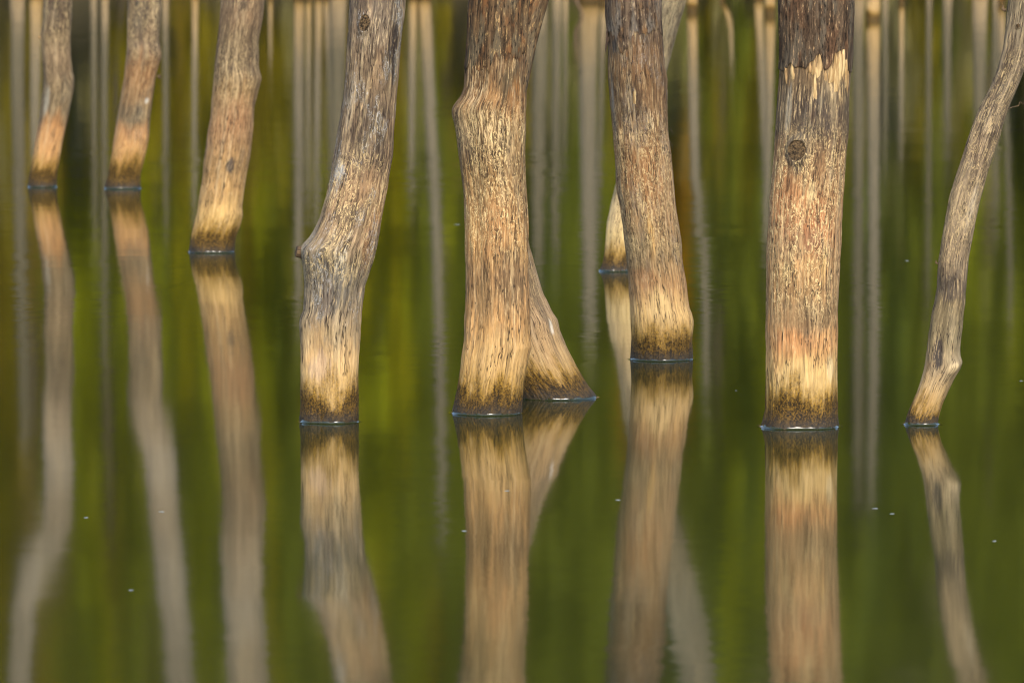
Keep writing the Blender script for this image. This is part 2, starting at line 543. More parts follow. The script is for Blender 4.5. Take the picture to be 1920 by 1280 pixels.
# ------------------------------------------------------------------ dead trees standing in the water
class Trunk:
    """a leaning stem built from the widths seen at each height; every point is placed at its own distance"""
    def __init__(self, base, direct, mirror=(), top=4.0, seed=1, depth=0.95, bumps=(), lobes=0.05, disp=0.0030, lean_y=0.0, smooth=0.007):
        bx, by = base
        gx0, gy0 = ground(bx, by)
        w = direct[0][2] - direct[0][1]
        self.r0 = 0.5 * w / FPX * gy0
        self.Y = gy0 + self.r0
        self.seed, self.depth, self.lob, self.disp, self.lean_y = seed, depth, lobes, disp, lean_y
        pts = []
        for (y, l, r) in direct:
            xl, z = on_plane(l, y, self.Y)
            xr, _ = on_plane(r, y, self.Y)
            pts.append((z, 0.5 * (xl + xr), 0.5 * (xr - xl)))
        for (y, l, r) in mirror:
            xl, z = on_plane(l, y, self.Y)
            xr, _ = on_plane(r, y, self.Y)
            pts.append((-z, 0.5 * (xl + xr), 0.5 * (xr - xl)))
        z0 = pts[0][0]
        pts = [(max(p[0] - z0, 0.0), p[1], p[2]) for p in pts]
        pts.sort()
        self.zvis = pts[-1][0]
        a, b = pts[-3], pts[-1]
        slope = (b[1] - a[1]) / max(b[0] - a[0], 1e-3)
        slope = max(-0.25, min(0.25, slope))
        z, cx, r = b
        while z < top:
            dz = 0.35
            z += dz
            slope *= 0.86
            cx += slope * dz
            r *= 0.972
            pts.append((z, cx, r))
        self.top = pts[-1][0]
        s1 = (pts[1][1] - pts[0][1]) / max(pts[1][0] - pts[0][0], 1e-3)
        pts = [(-0.5, pts[0][1] - 0.3 * s1 * 0.5, pts[0][2] * 1.15)] + pts
        pz = np.array([p[0] for p in pts]); pc = np.array([p[1] for p in pts]); pr = np.array([p[2] for p in pts])
        self.gz = np.arange(-0.5, self.top + 0.005, 0.005)
        k = max(int(smooth / 0.005), 1)
        ker = np.exp(-0.5 * (np.arange(-3 * k, 3 * k + 1) / k) ** 2); ker /= ker.sum()
        sm = lambda a_: np.convolve(np.pad(a_, 3 * k, mode='edge'), ker, 'valid')
        self.gc = sm(np.interp(self.gz, pz, pc))
        self.gr = sm(np.interp(self.gz, pz, pr))
        self.cx0 = float(np.interp(0, self.gz, self.gc))
        self.bumps = []
        for (px, py, amp, sig) in bumps:           # bosses given where they show
            bxw, bz = on_plane(px, py, self.Y - self.r0 * 0.8)
            c = float(np.interp(bz, self.gz, self.gc)); rr = float(np.interp(bz, self.gz, self.gr))
            u = max(-1, min(1, (bxw - c) / rr))
            self.bumps.append((-math.acos(u), bz, amp, sig))
    def at(self, px, py):
        """angle and height of a point seen on the front"""
        for _ in range(2):
            bxw, bz = on_plane(px, py, self.Y - self.r0 * 0.9)
        c = float(np.interp(bz, self.gz, self.gc)); rr = float(np.interp(bz, self.gz, self.gr))
        u = max(-0.999, min(0.999, (bxw - c) / rr))
        return -math.acos(u), bz
    def rest(self, th, z):
        return np.stack([np.cos(th) * self.r0, np.sin(th) * self.r0, z + 0 * th], -1)
    def surf(self, th, z, off=0.0, fine=True):
        th, z = np.broadcast_arrays(np.asarray(th, float), np.asarray(z, float))
        c = np.interp(z, self.gz, self.gc)
        r = np.interp(z, self.gz, self.gr)
        s2 = np.sin(th) ** 2
        m = 1 + s2 * self.lob * (np.sin(3 * th + self.seed + 0.8 * z) + 0.6 * np.sin(5 * th + 2.1 * self.seed - 0.6 * z))
        p = self.rest(th, z) + self.seed * 5.3
        d = 0
        if fine:
            d = self.disp * 1.7 * fbm(p * np.array([14, 14, 3.0]), 3) + self.disp * 0.9 * fbm(p * np.array([70, 70, 9.0]), 3, 0.65)
            fz = np.abs(fbm(p * np.array([26, 26, 1.1]), 2))
            d = d - self.disp * 1.0 * np.clip(1 - fz / 0.05, 0, 1)
            d = d + self.disp * 1.2 * pnoise(p * np.array([9, 9, 9.0]))
        for (t0, z0, amp, sig) in self.bumps:
            dt = (np.angle(np.exp(1j * (th - t0)))) * self.r0
            d = d + amp * np.exp(-0.5 * (dt * dt + ((z - z0) * 0.75) ** 2) / sig ** 2)
        rr = r * m + d + off
        return np.stack([c + rr * np.cos(th), self.Y + self.lean_y * z + rr * self.depth * np.sin(th), z + 0 * th], -1)

def build_trunk(T, root, mat, step=0.0036, zfine=None, name='trunk'):
    org = np.array(root.location)
    zf = (T.zvis if zfine is None else zfine) + 0.08
    zs = np.concatenate([np.linspace(-0.45, -0.02, 8), np.arange(-0.015, min(zf, T.top), step), np.arange(min(zf, T.top) + 0.02, T.top, 0.03)])
    n = max(24, int(2 * math.pi * T.r0 / step))
    th = np.linspace(-math.pi / 2 + math.pi, -math.pi / 2 + 3 * math.pi, n, endpoint=False)
    TH, Z = np.meshgrid(th, zs)
    V = T.surf(TH, Z)
    # broken top: splintered rim
    jag = 0.10 * pnoise(np.stack([np.cos(TH) * 3 + T.seed, np.sin(TH) * 3, 0 * TH], -1)) + 0.05 * pnoise(np.stack([np.cos(TH) * 9, np.sin(TH) * 9 + T.seed, 0 * TH], -1))
    V[..., 2] += jag * np.clip((Z - (T.top - 0.25)) / 0.25, 0, 1)
    R = T.rest(TH, Z)
    verts = V.reshape(-1, 3) - org
    f = grid_faces(len(zs), n)
    # close the top with a ring pulled inward
    last = verts[-n:]
    cen = last.mean(axis=0)
    inner = cen + (last - cen) * 0.15 - np.array([0, 0, 0.12])
    verts = np.concatenate([verts, inner])
    base = len(zs) * n
    j = np.arange(n); j2 = (j + 1) % n
    cap = np.stack([base - n + j, base - n + j2, base + j2, base + j], 1)
    me = mesh_np(name, verts, np.concatenate([f, cap]))
    rest_attr(me, np.concatenate([R.reshape(-1, 3), R.reshape(-1, 3)[-n:]]))
    return link(name, me, root, mat)

def build_algae(T, root, mat, hgt=0.055, step=0.0036, thick=0.0035):
    """rough crust of algae round the foot, its upper edge uneven"""
    org = np.array(root.location)
    n = max(24, int(2 * math.pi * T.r0 / step))
    th = np.linspace(math.pi / 2, math.pi / 2 + 2 * math.pi, n, endpoint=False)
    e = np.stack([np.cos(th) * T.r0 * 60 + T.seed, np.sin(th) * T.r0 * 60, 0 * th], -1)
    top = hgt * (0.75 + 0.7 * fbm(e, 3, 0.6) + 0.9 * pnoise(e * 0.12))
    top = np.clip(top, 0.25 * hgt, 2.0 * hgt)
    rows = max(8, int(hgt / step))
    f = np.linspace(0, 1, rows)[:, None]
    Z = -0.05 + (top[None, :] + 0.05) * f
    TH = np.broadcast_to(th[None, :], Z.shape)
    p = T.rest(TH, Z) * 170
    off = thick * (0.7 + 0.9 * fbm(p, 2, 0.6)) * np.clip((1 - f) * 2.2, 0, 1) - 0.0012 * (f > 0.93)
    V = T.surf(TH, Z, off)
    me = mesh_np('algae_band', V.reshape(-1, 3) - org, grid_faces(rows, n))
    rest_attr(me, T.rest(TH, Z).reshape(-1, 3))
    return link('algae_band', me, root, mat)

def build_meniscus(T, hgt=0.010, n=96):
    th = np.linspace(0, 2 * math.pi, n, endpoint=False)
    x = np.array([0.0, 0.0008, 0.0017, 0.0027, 0.004, 0.0056, 0.0078, 0.011, 0.016])
    k = hgt * 0.42
    rows = []
    wob = 1 + 0.9 * pnoise(np.stack([np.cos(th) * 5 + T.seed, np.sin(th) * 4, 0 * th], -1))
    for xx in x:
        z = hgt * wob * np.exp(-xx / k) + 0.0004
        s = T.surf(th, np.zeros(n), 0.0015 + xx, fine=False)
        s[..., 2] = z
        rows.append(s)
    me = mesh_np('meniscus', np.concatenate(rows), grid_faces(len(x), n)[:, ::-1])
    o = link('meniscus', me, water, rim_mat)
    return o

def build_bark(T, root, mat, edge, thick=0.006, ztop=None, back=0.0, rag=0.02, step=0.0045):
    """bark still clinging above a torn lower edge; edge = seen points (x, y)"""
    org = np.array(root.location)
    pts = sorted([T.at(x, y) for x, y in edge])
    ta = np.array([p[0] for p in pts]); za = np.array([p[1] for p in pts])
    n = int(2 * math.pi * T.r0 / step)
    th = np.linspace(-math.pi, math.pi, n, endpoint=False)
    zl = np.interp(th, ta, za)
    hid = th > ta[-1]
    w = np.clip((th - ta[-1]) / (math.pi), 0, 1)
    zl = np.where(hid, za[-1] * (1 - w) + za[0] * w, zl)
    zl = zl + rag * fbm(np.stack([np.cos(th) * 14 + T.seed, np.sin(th) * 14, 0 * th], -1), 3, 0.6)
    ztop = T.top - 0.3 if ztop is None else ztop
    near = T.zvis + 0.05
    fr = np.concatenate([np.linspace(0, 1, 70)])
    Z1 = zl[None, :] + (max(near, zl.max() + 0.1) - zl)[None, :] * fr[:, None]
    zz = np.arange(Z1.max() + 0.03, ztop, 0.05)
    Z = np.concatenate([zl[None, :] + 0.0, Z1, np.broadcast_to(zz[:, None], (len(zz), n))])
    TH = np.broadcast_to(th[None, :], Z.shape)
    off = np.full(Z.shape, thick)
    off = off * (0.8 + 0.7 * fbm(T.rest(TH, Z) * np.array([50, 50, 12.0]) + T.seed, 3, 0.6))
    off[0, :] = -0.003
    off[-1, :] = -0.003
    V = T.surf(TH, Z, off)
    me = mesh_np('bark', V.reshape(-1, 3) - org, grid_faces(Z.shape[0], n))
    rest_attr(me, T.rest(TH, Z).reshape(-1, 3))
    return link('bark', me, root, mat)

def build_sliver(T, root, mat, x, y0, y1, wpx, thick=0.004, name='splinter'):
    """a torn sliver of pale sapwood: pointed at the top (y0), fading into the stem at y1"""
    org = np.array(root.location)
    t0, zt = T.at(x, y0)
    t1, zb = T.at(x, y1)
    wr = wpx / FPX * T.Y * 0.5 / T.r0
    rows, cols = 7, 6
    V, R = [], []
    for i in range(rows):
        f = i / (rows - 1)
        z = zb + (zt - zb) * f
        half = wr * (0.55 + 0.55 * math.sin(math.pi * min(f * 0.75 + 0.2, 1.0))) * (1.0 if f < 0.7 else (1 - f) / 0.3 + 0.12)
        half *= rng.uniform(0.8, 1.15)
        tt = t1 + (t0 - t1) * f + rng.normal() * wr * 0.10
        a = np.linspace(tt - half, tt + half, cols)
        o = thick * np.clip(f * 2.0, 0, 1) * np.array([-0.4, 0.7, 1.0, 0.95, 0.8, -0.4]) * rng.uniform(0.8, 1.2, cols) - (0.002 if i == 0 else 0)
        s = T.surf(a, np.full(cols, z) + rng.normal(size=cols) * 0.002, o + 0.001, fine=False)
        V.append(s); R.append(T.rest(a, np.full(cols, z)))
    me = mesh_np(name, np.concatenate(V) - org, grid_faces(rows, cols, False))
    rest_attr(me, np.concatenate(R))
    return link(name, me, root, mat)

def build_knot(T, root, mat, px, py, rpx, depth=0.008, tall=1.15, rim=0.005):
    """branch scar: a raised ring round a rough sunken heart"""
    org = np.array(root.location)
    t0, z0 = T.at(px, py)
    rad = rpx / FPX * T.Y
    k = 40
    a = np.linspace(0, 2 * math.pi, k, endpoint=False)
    prof = [(1.9, -0.004), (1.5, rim * 0.25), (1.22, rim * 0.7), (1.06, rim), (0.97, rim * 0.95), (0.90, 0.0015), (0.76, 0.004),
            (0.60, 0.0015), (0.44, 0.005), (0.26, 0.001), (0.05, 0.003)]
    V, R = [], []
    for (s, o) in prof:
        wob = 1 + 0.10 * pnoise(np.stack([np.cos(a) * 1.7 + T.seed + s, np.sin(a) * 1.7, 0 * a], -1))
        dt = np.cos(a) * rad * s * wob
        dz = np.sin(a) * rad * s * tall * wob
        th = t0 + dt / T.r0
        oo = o + 0.003 * pnoise(np.stack([dt * 220, dz * 220, 0 * dt + s * 3], -1)) * (1 if s < 0.95 else 0.3)
        V.append(T.surf(th, z0 + dz, oo + (0.002 if s < 1.5 else 0.0)))
        R.append(T.rest(th, z0 + dz))
    cut = 5
    me = mesh_np('knot', np.concatenate(V[:cut]) - org, grid_faces(cut, k)[:, ::-1])
    rest_attr(me, np.concatenate(R[:cut]))
    ring = link('knot', me, root, T.mat)
    me = mesh_np('heart', np.concatenate(V[cut - 1:]) - org, grid_faces(len(prof) - cut + 1, k)[:, ::-1])
    rest_attr(me, np.concatenate(R[cut - 1:]))
    link('heart', me, ring, mat)
    return ring

def build_limb(root, mat, path, name='limb', n=20, seed=0.0, rough=0.06, flat_end=True):
    """round limb along points (x, y, z, radius) in the world"""
    org = np.array(root.location)
    P = np.array(path, float)
    tt = np.linspace(0, len(P) - 1, max(len(P) * 7, 8))
    Q = np.stack([np.interp(tt, np.arange(len(P)), P[:, k]) for k in range(4)], -1)
    C, r = Q[:, :3], Q[:, 3]
    tan = np.gradient(C, axis=0); tan /= np.linalg.norm(tan, axis=1)[:, None]
    up = np.array([0.13, 1.0, 0.21]); up /= np.linalg.norm(up)
    u = np.cross(tan, up); u /= np.linalg.norm(u, axis=1)[:, None]
    v = np.cross(tan, u)
    a = np.linspace(0, 2 * math.pi, n, endpoint=False)
    L = np.concatenate([[0], np.cumsum(np.linalg.norm(np.diff(C, axis=0), axis=1))])
    rr = r[:, None] * (1 + rough * fbm(np.stack([np.cos(a)[None] * 1.6 + seed + 0 * L[:, None], np.sin(a)[None] * 1.6 + 0 * L[:, None], L[:, None] * 6 + 0 * a[None]], -1), 3, 0.6) * 2)
    V = C[:, None] + rr[..., None] * (np.cos(a)[None, :, None] * u[:, None] + np.sin(a)[None, :, None] * v[:, None])
    rows = list(V)
    if flat_end:
        e = V[-1]; c = e.mean(axis=0)
        rows.append(c + (e - c) * 0.55 - tan[-1] * r[-1] * 0.15)
        rows.append(c + (e - c) * 0.05 - tan[-1] * r[-1] * 0.05)
    V = np.array(rows)
    me = mesh_np(name, V.reshape(-1, 3) - org, grid_faces(len(rows), n))
    rm = float(r.mean())
    zz = np.concatenate([C[:, 2], [C[-1, 2]] * (len(rows) - len(C))])
    R = np.stack([np.cos(a)[None] * rm + 0 * zz[:, None], np.sin(a)[None] * rm + 0 * zz[:, None], zz[:, None] + 0 * a[None]], -1)
    rest_attr(me, R.reshape(-1, 3))
    return link(name, me, root, mat)

def hs(T, stops):
    """picture rows of a colour -> heights on that trunk"""
    z0 = on_plane(0, T_base[T], T.Y)[1]
    return [(0.0, stops[0][1])] + [(max(on_plane(960, y, T.Y)[1] - z0, 0.001), c) for y, c in stops]

T_base = {}
def stand(label, base, direct, mirror=(), ramp=(), above=((168, 148, 122), (168, 156, 138)), seed=1, group='near dead trunks standing in the lake',
          step=0.0036, tkw=None, wkw=None, algae=0.075, top=4.0, zfine=None, rim=0.0075, patches=()):
    T = Trunk(base, direct, mirror, top=top, seed=seed, **(tkw or {}))
    T_base[T] = base[1]
    st = hs(T, list(ramp))
    zl = max(s[0] for s in st)
    st += [(zl + 0.30, above[0]), (zl + 0.60, above[1]), (zl + 0.85, tuple(v * 0.84 for v in above[0])), (zl + 1.2, above[1]), (zl + 1.6, tuple(v * 0.82 for v in above[1]))]
    pl = []
    for (px, py, rx, ry, pc, op, *mode) in patches:
        t0, z0 = T.at(px, py)
        pl.append(((math.cos(t0) * T.r0, math.sin(t0) * T.r0, z0), rx / FPX * T.Y, ry / FPX * T.Y, pc, op, mode[0] if mode else ''))
    m = wood('dead_wood_%d' % int(seed), st, seed, patches=pl, **(wkw or {}))
    root = thing('dead_tree', (T.cx0, T.Y, 0.0), label, 'dead tree', group)
    build_trunk(T, root, m, step, zfine)
    build_algae(T, root, m_algae, algae, step)
    build_meniscus(T, rim)
    T.mat = m
    return T, root

def algae_material():
    t = NT('algae_crust')
    v = t.n('ShaderNodeAttribute', attribute_name='rest').outputs['Vector']
    n = t.noise(v, 125, 4, 0.72)
    s = t.noise(t.vmath('MULTIPLY', v, (60, 60, 12)), 1, 3, 0.6)
    c = t.mix(t.smooth(n, 0.42, 0.64), alb((30, 21, 7)), alb((110, 82, 30)))
    c = t.mix(t.math('MULTIPLY', t.smooth(s, 0.5, 0.66), 0.5), c, alb((120, 88, 28)))
    sep = t.n('ShaderNodeSeparateXYZ'); t.put(sep.inputs[0], v)
    wet = t.smooth(sep.outputs[2], 0.05, 0.008)
    c = t.mix(t.math('MULTIPLY', wet, 0.6), c, alb((24, 17, 10)))
    t.put(t.bsdf.inputs['Base Color'], c)
    t.put(t.bsdf.inputs['Roughness'], t.smooth(sep.outputs[2], 0.0, 0.05, 0.45, 0.9))
    b = t.n('ShaderNodeBump'); b.inputs['Distance'].default_value = 0.006
    t.put(b.inputs['Height'], n); t.put(t.bsdf.inputs['Normal'], b.outputs[0])
    return t.m
m_algae = algae_material()
def bark_mat(name, dark, mid, rust, grey, pale):
    t = NT(name)
    v = t.n('ShaderNodeAttribute', attribute_name='rest').outputs['Vector']
    a = t.noise(t.vmath('MULTIPLY', v, (14, 14, 6)), 1, 4, 0.65)
    b_ = t.noise(t.vmath('MULTIPLY', t.vmath('ADD', v, (4, 2, 7)), (20, 20, 5)), 1, 4, 0.65)
    g = t.noise(t.vmath('MULTIPLY', v, (110, 110, 24)), 1, 4, 0.74)
    f = t.noise(t.vmath('MULTIPLY', v, (60, 60, 4)), 1, 3, 0.6)
    c = t.mix(t.smooth(f, 0.38, 0.62), alb(dark), alb(mid))
    c = t.mix(t.smooth(a, 0.5, 0.62, 0, 0.8), c, alb(rust))
    c = t.mix(t.smooth(b_, 0.5, 0.62, 0, 0.8), c, alb(grey))
    c = t.mix(t.smooth(g, 0.48, 0.36, 0, 0.9), c, alb((24, 18, 13)))
    c = t.mix(t.smooth(g, 0.56, 0.68, 0, 0.8), c, alb(pale))
    t.put(t.bsdf.inputs['Base Color'], c)
    t.bsdf.inputs['Roughness'].default_value = 0.9
    t.bsdf.inputs['Specular IOR Level'].default_value = 0.2
    bp = t.n('ShaderNodeBump'); bp.inputs['Distance'].default_value = 0.005; bp.inputs['Strength'].default_value = 0.9
    t.put(bp.inputs['Height'], t.math('ADD', g, f)); t.put(t.bsdf.inputs['Normal'], bp.outputs[0])
    return t.m
m_pale = plain('torn_sapwood', (160, 128, 84), (228, 198, 146), (110, 110, 9))
m_tan = plain('weathered_sapwood', (120, 96, 66), (196, 160, 112), (110, 110, 9))
m_bark7 = bark_mat('dark_bark', (60, 46, 34), (98, 80, 62), (96, 70, 50), (98, 88, 74), (186, 154, 116))
m_bark6 = bark_mat('grey_brown_bark', (70, 56, 46), (122, 102, 82), (134, 100, 64), (124, 114, 102), (190, 166, 134))
m_bark5 = bark_mat('rusty_brown_bark', (62, 48, 34), (112, 88, 62), (128, 88, 54), (108, 96, 76), (196, 162, 112))
m_knot = plain('knot_heart', (24, 18, 12), (116, 94, 66), (130, 130, 130), bump=0.006)
m_stub = plain('stub_wood', (58, 46, 36), (132, 108, 80), (120, 120, 120), bump=0.004)
m_flap = plain('peeled_bark', (58, 46, 38), (110, 90, 72), (90, 90, 30))

# --- first three on the left, farther out
T1, R1 = stand('slim pale trunk at the far left with a tan foot and kinked top', (80, 352),
    [(352, 53, 106), (330, 55, 107), (300, 61, 112), (260, 68, 120), (220, 75, 128), (180, 78, 136), (165, 80, 139), (148, 81, 139), (135, 80, 135), (110, 79, 133), (90, 78, 132), (68, 76, 132), (40, 80, 134), (0, 82, 136)],
    [(740, 78, 132), (782, 78, 133), (860, 80, 139), (910, 82, 139), (965, 78, 137), (1010, 58, 126), (1055, 38, 108), (1099, 26, 76), (1153, 19, 64), (1280, 15, 60)],
    [(325, (205, 160, 95)), (280, (202, 158, 104)), (240, (176, 128, 82)), (212, (124, 106, 80)), (170, (116, 98, 72)), (100, (132, 110, 84)), (60, (110, 92, 70)), (0, (88, 74, 60))],
    seed=1, patches=[(108, 20, 30, 40, (80, 68, 56), 0.6), (86, 190, 6, 30, (176, 170, 152), 0.6), (95, 270, 26, 40, (214, 156, 98), 0.5), (120, 60, 14, 40, (190, 165, 125), 0.7, 'fleck')], step=0.006, tkw=dict(disp=0.003, smooth=0.011), wkw=dict(squig=(0.9, 1.2, 0.5), gray=0.3, rust=0.17, algae=0.13, contrast=0.8), algae=0.07, top=5.0, zfine=1.2, rim=0.010)
T2, R2 = stand('slim bent trunk, second from the left, with a knobbly right edge', (230, 355),
    [(355, 196, 263), (330, 202, 264), (300, 207, 271), (260, 213, 279), (220, 220, 281), (180, 227, 287), (145, 233, 293), (128, 234, 297), (108, 236, 303), (92, 237, 301), (80, 237, 298), (60, 238, 299), (0, 239, 302)],
    [(742, 236, 302), (770, 243, 309), (790, 250, 322), (860, 269, 332), (930, 275, 335), (977, 281, 339), (1108, 294, 353), (1280, 312, 365)],
    [(330, (200, 155, 90)), (285, (208, 158, 98)), (250, (176, 130, 86)), (222, (128, 106, 76)), (180, (146, 114, 78)), (130, (156, 114, 74)), (90, (118, 98, 78)), (40, (112, 92, 70)), (0, (102, 86, 66))],
    seed=2, patches=[(262, 30, 20, 40, (80, 72, 66), 0.7), (290, 20, 14, 40, (218, 192, 148), 0.8, 'fleck'), (250, 215, 30, 18, (116, 104, 82), 0.6), (275, 190, 6, 6, (226, 220, 206), 0.8), (240, 300, 20, 30, (220, 164, 104), 0.5)], step=0.006, tkw=dict(disp=0.003, smooth=0.011), wkw=dict(squig=(0.8, 1.2, 0.7), gray=0.3, rust=0.19, algae=0.14, contrast=0.85), algae=0.075, top=5.0, zfine=1.2, rim=0.010)
T3, R3 = stand('straight brown trunk, third from the left, leaning right with one elbow bump', (397, 475),
    [(475, 355, 438), (447, 358, 442), (425, 363, 451), (406, 368, 456), (390, 371, 454), (345, 378, 460), (292, 384, 469), (244, 391, 474), (203, 396, 476), (175, 399, 483), (150, 401, 490), (130, 402, 485), (81, 407, 485), (41, 411, 492), (0, 414, 497)],
    [(1000, 410, 495), (1062, 414, 493), (1153, 419, 496), (1280, 425, 504)],
    [(450, (205, 160, 95)), (405, (212, 172, 108)), (362, (196, 154, 98)), (300, (166, 130, 84)), (240, (172, 132, 92)), (165, (146, 116, 78)), (120, (120, 98, 72)), (50, (128, 104, 78)), (0, (124, 102, 78))],
    seed=3, patches=[(430, 310, 7, 15, (70, 68, 70), 0.7), (440, 215, 25, 35, (182, 132, 90), 0.5), (450, 90, 40, 45, (112, 96, 74), 0.5), (425, 115, 10, 25, (205, 180, 140), 0.8, 'fleck'), (410, 420, 25, 25, (224, 184, 118), 0.5)], step=0.005, tkw=dict(disp=0.003, smooth=0.011), wkw=dict(squig=(0.8, 1.1, 0.45), gray=0.25, rust=0.19, algae=0.11, contrast=0.9), algae=0.06, top=5.0, zfine=1.25, rim=0.009)

# --- the stout ones in front
T4, R4 = stand('grey crooked trunk with a broken side stub and an eye knot near its top', (618, 795),
    [(795, 565, 670), (729, 564, 672), (661, 564, 674), (626, 562, 676), (611, 560.5, 678), (598, 563, 678), (585, 568, 679), (540, 572, 684), (516, 570, 692), (492, 566, 700), (480, 563, 703), (470, 563, 705), (460, 572, 708), (452, 579, 709), (440, 587, 712), (412, 600, 717), (375, 610, 724), (337, 619, 730), (300, 626, 737), (262, 632, 739), (225, 638, 741), (187, 643, 743), (150, 647, 746), (112, 649, 748), (75, 651, 752), (37, 654, 757), (0, 657, 759)],
    (), [(740, (218, 182, 126)), (680, (208, 170, 118)), (625, (172, 146, 108)), (560, (132, 118, 98)), (500, (130, 118, 98)), (430, (146, 120, 90)), (365, (160, 128, 94)), (300, (116, 96, 78)), (230, (120, 100, 78)), (150, (136, 114, 88)), (100, (124, 104, 82)), (40, (126, 110, 92)), (0, (98, 84, 72))],
    seed=4, patches=[(738, 100, 16, 60, (48, 40, 38), 0.85), (700, 60, 32, 45, (176, 158, 132), 0.6, 'fleck'), (656, 195, 10, 60, (184, 166, 140), 0.65), (690, 250, 50, 60, (98, 84, 70), 0.6), (636, 320, 9, 22, (206, 210, 212), 0.8), (716, 370, 16, 60, (240, 208, 158), 0.95, 'fleck'), (702, 440, 22, 60, (178, 130, 86), 0.65), (618, 540, 36, 55, (112, 107, 100), 0.7), (650, 400, 26, 20, (92, 80, 68), 0.5), (640, 480, 10, 60, (205, 196, 176), 0.7, 'fleck'), (598, 690, 20, 30, (212, 180, 150), 0.55)], tkw=dict(bumps=[(650, 392, 0.010, 0.035), (600, 470, 0.012, 0.04), (640, 535, 0.004, 0.03)], smooth=0.007), wkw=dict(squig=(0.55, 0.95, 0.85), gray=0.55, rust=0.28, white=0.8, algae=0.115, contrast=1.0))
build_knot(T4, R4, m_knot, 684, 43, 11, tall=1.45)
xs, zs_ = on_plane(566, 474, T4.Y)
build_limb(R4, m_stub, [(xs + 0.06, T4.Y, zs_ - 0.012, 0.050), (xs + 0.02, T4.Y - 0.01, zs_ - 0.002, 0.030), (xs - 0.002, T4.Y - 0.015, zs_ + 0.004, 0.021), (xs - 0.020, T4.Y - 0.018, zs_ + 0.008, 0.020)], 'branch_stub', 18, 3.3, 0.14)

T5, R5 = stand('stout brown middle trunk with a wart on its left edge and a fork', (913, 780),
    [(780, 849, 976), (764, 852, 979), (729, 858.5, 982), (695, 864, 987), (667, 867, 993), (655, 869, 997), (645, 870, 995), (626, 871, 995), (592, 873, 994), (523, 874, 991.5), (454, 873, 991), (420, 872, 990), (375, 870, 988), (337, 866, 986), (300, 860, 985), (262, 856, 986), (238, 851, 986), (224, 847, 986), (212, 846, 986), (202, 851, 987), (187, 863, 987), (169, 869, 988), (150, 871, 989), (112, 873, 991), (75, 875, 993), (37, 877, 994), (0, 880, 996)],
    (), [(720, (208, 168, 104)), (660, (208, 164, 104)), (600, (190, 146, 94)), (520, (156, 120, 80)), (450, (190, 146, 92)), (400, (170, 130, 84)), (330, (146, 114, 74)), (240, (150, 122, 84)), (190, (144, 106, 66)), (150, (128, 100, 68)), (110, (96, 70, 48)), (0, (100, 70, 46))],
    seed=5, patches=[(892, 158, 26, 42, (212, 184, 142), 0.9, 'fleck'), (962, 160, 30, 36, (94, 82, 60), 0.65), (966, 200, 22, 50, (164, 112, 60), 0.6), (920, 238, 68, 38, (238, 208, 158), 0.85, 'fleck'), (868, 260, 16, 50, (112, 100, 84), 0.6), (930, 430, 40, 50, (188, 138, 90), 0.5), (960, 530, 36, 60, (122, 100, 74), 0.55), (905, 560, 20, 50, (150, 122, 84), 0.5), (940, 665, 46, 40, (220, 182, 124), 0.5)], tkw=dict(smooth=0.007, lobes=0.06), wkw=dict(squig=(0.62, 1.08, 1.0), gray=0.3, rust=0.28, algae=0.105, contrast=1.1))
build_bark(T5, R5, m_bark5, [(872, 128), (884, 122), (892, 130), (905, 128), (918, 134), (928, 108), (945, 112), (960, 100), (975, 112), (990, 105)], 0.003, rag=0.05)
lx = [on_plane(x, y, T5.Y) for x, y in ((962, 190), (974, 120), (985, 66), (1003, 0), (1022, -70), (1050, -190), (1080, -330))]
k5 = T5.Y / FPX
build_limb(R5, m_bark5, [(lx[i][0], T5.Y - 0.02 + 0.01 * i, lx[i][1], w * k5) for i, w in enumerate((22, 24, 25, 25, 24, 22, 20))], 'limb', 72, 5.2, 0.05)

T5b, R5b = stand('flared grey brown trunk tucked behind the stout middle trunk', (1040, 752),
    [(752, 968, 1118), (741, 962, 1111), (729, 955, 1102), (695, 938, 1082), (661, 926, 1064), (626, 917, 1050), (606, 914, 1045), (590, 911, 1034), (557, 906, 1018), (509, 900, 1004), (472, 898, 994), (420, 894, 985), (340, 892, 980), (200, 892, 978), (0, 893, 976)],
    (), [(705, (182, 150, 102)), (650, (170, 140, 100)), (600, (166, 136, 104)), (540, (150, 124, 92)), (470, (140, 114, 82)), (300, (130, 105, 78)), (0, (110, 90, 70))],
    seed=6, patches=[(1035, 615, 6, 14, (228, 214, 196), 0.9), (1025, 650, 25, 40, (182, 148, 106), 0.5), (1005, 560, 16, 50, (112, 94, 74), 0.6)], tkw=dict(smooth=0.007, depth=0.8), wkw=dict(squig=(0.3, 0.8, 0.4), gray=0.4, rust=0.14, algae=0.10, contrast=0.9, white=0.3))

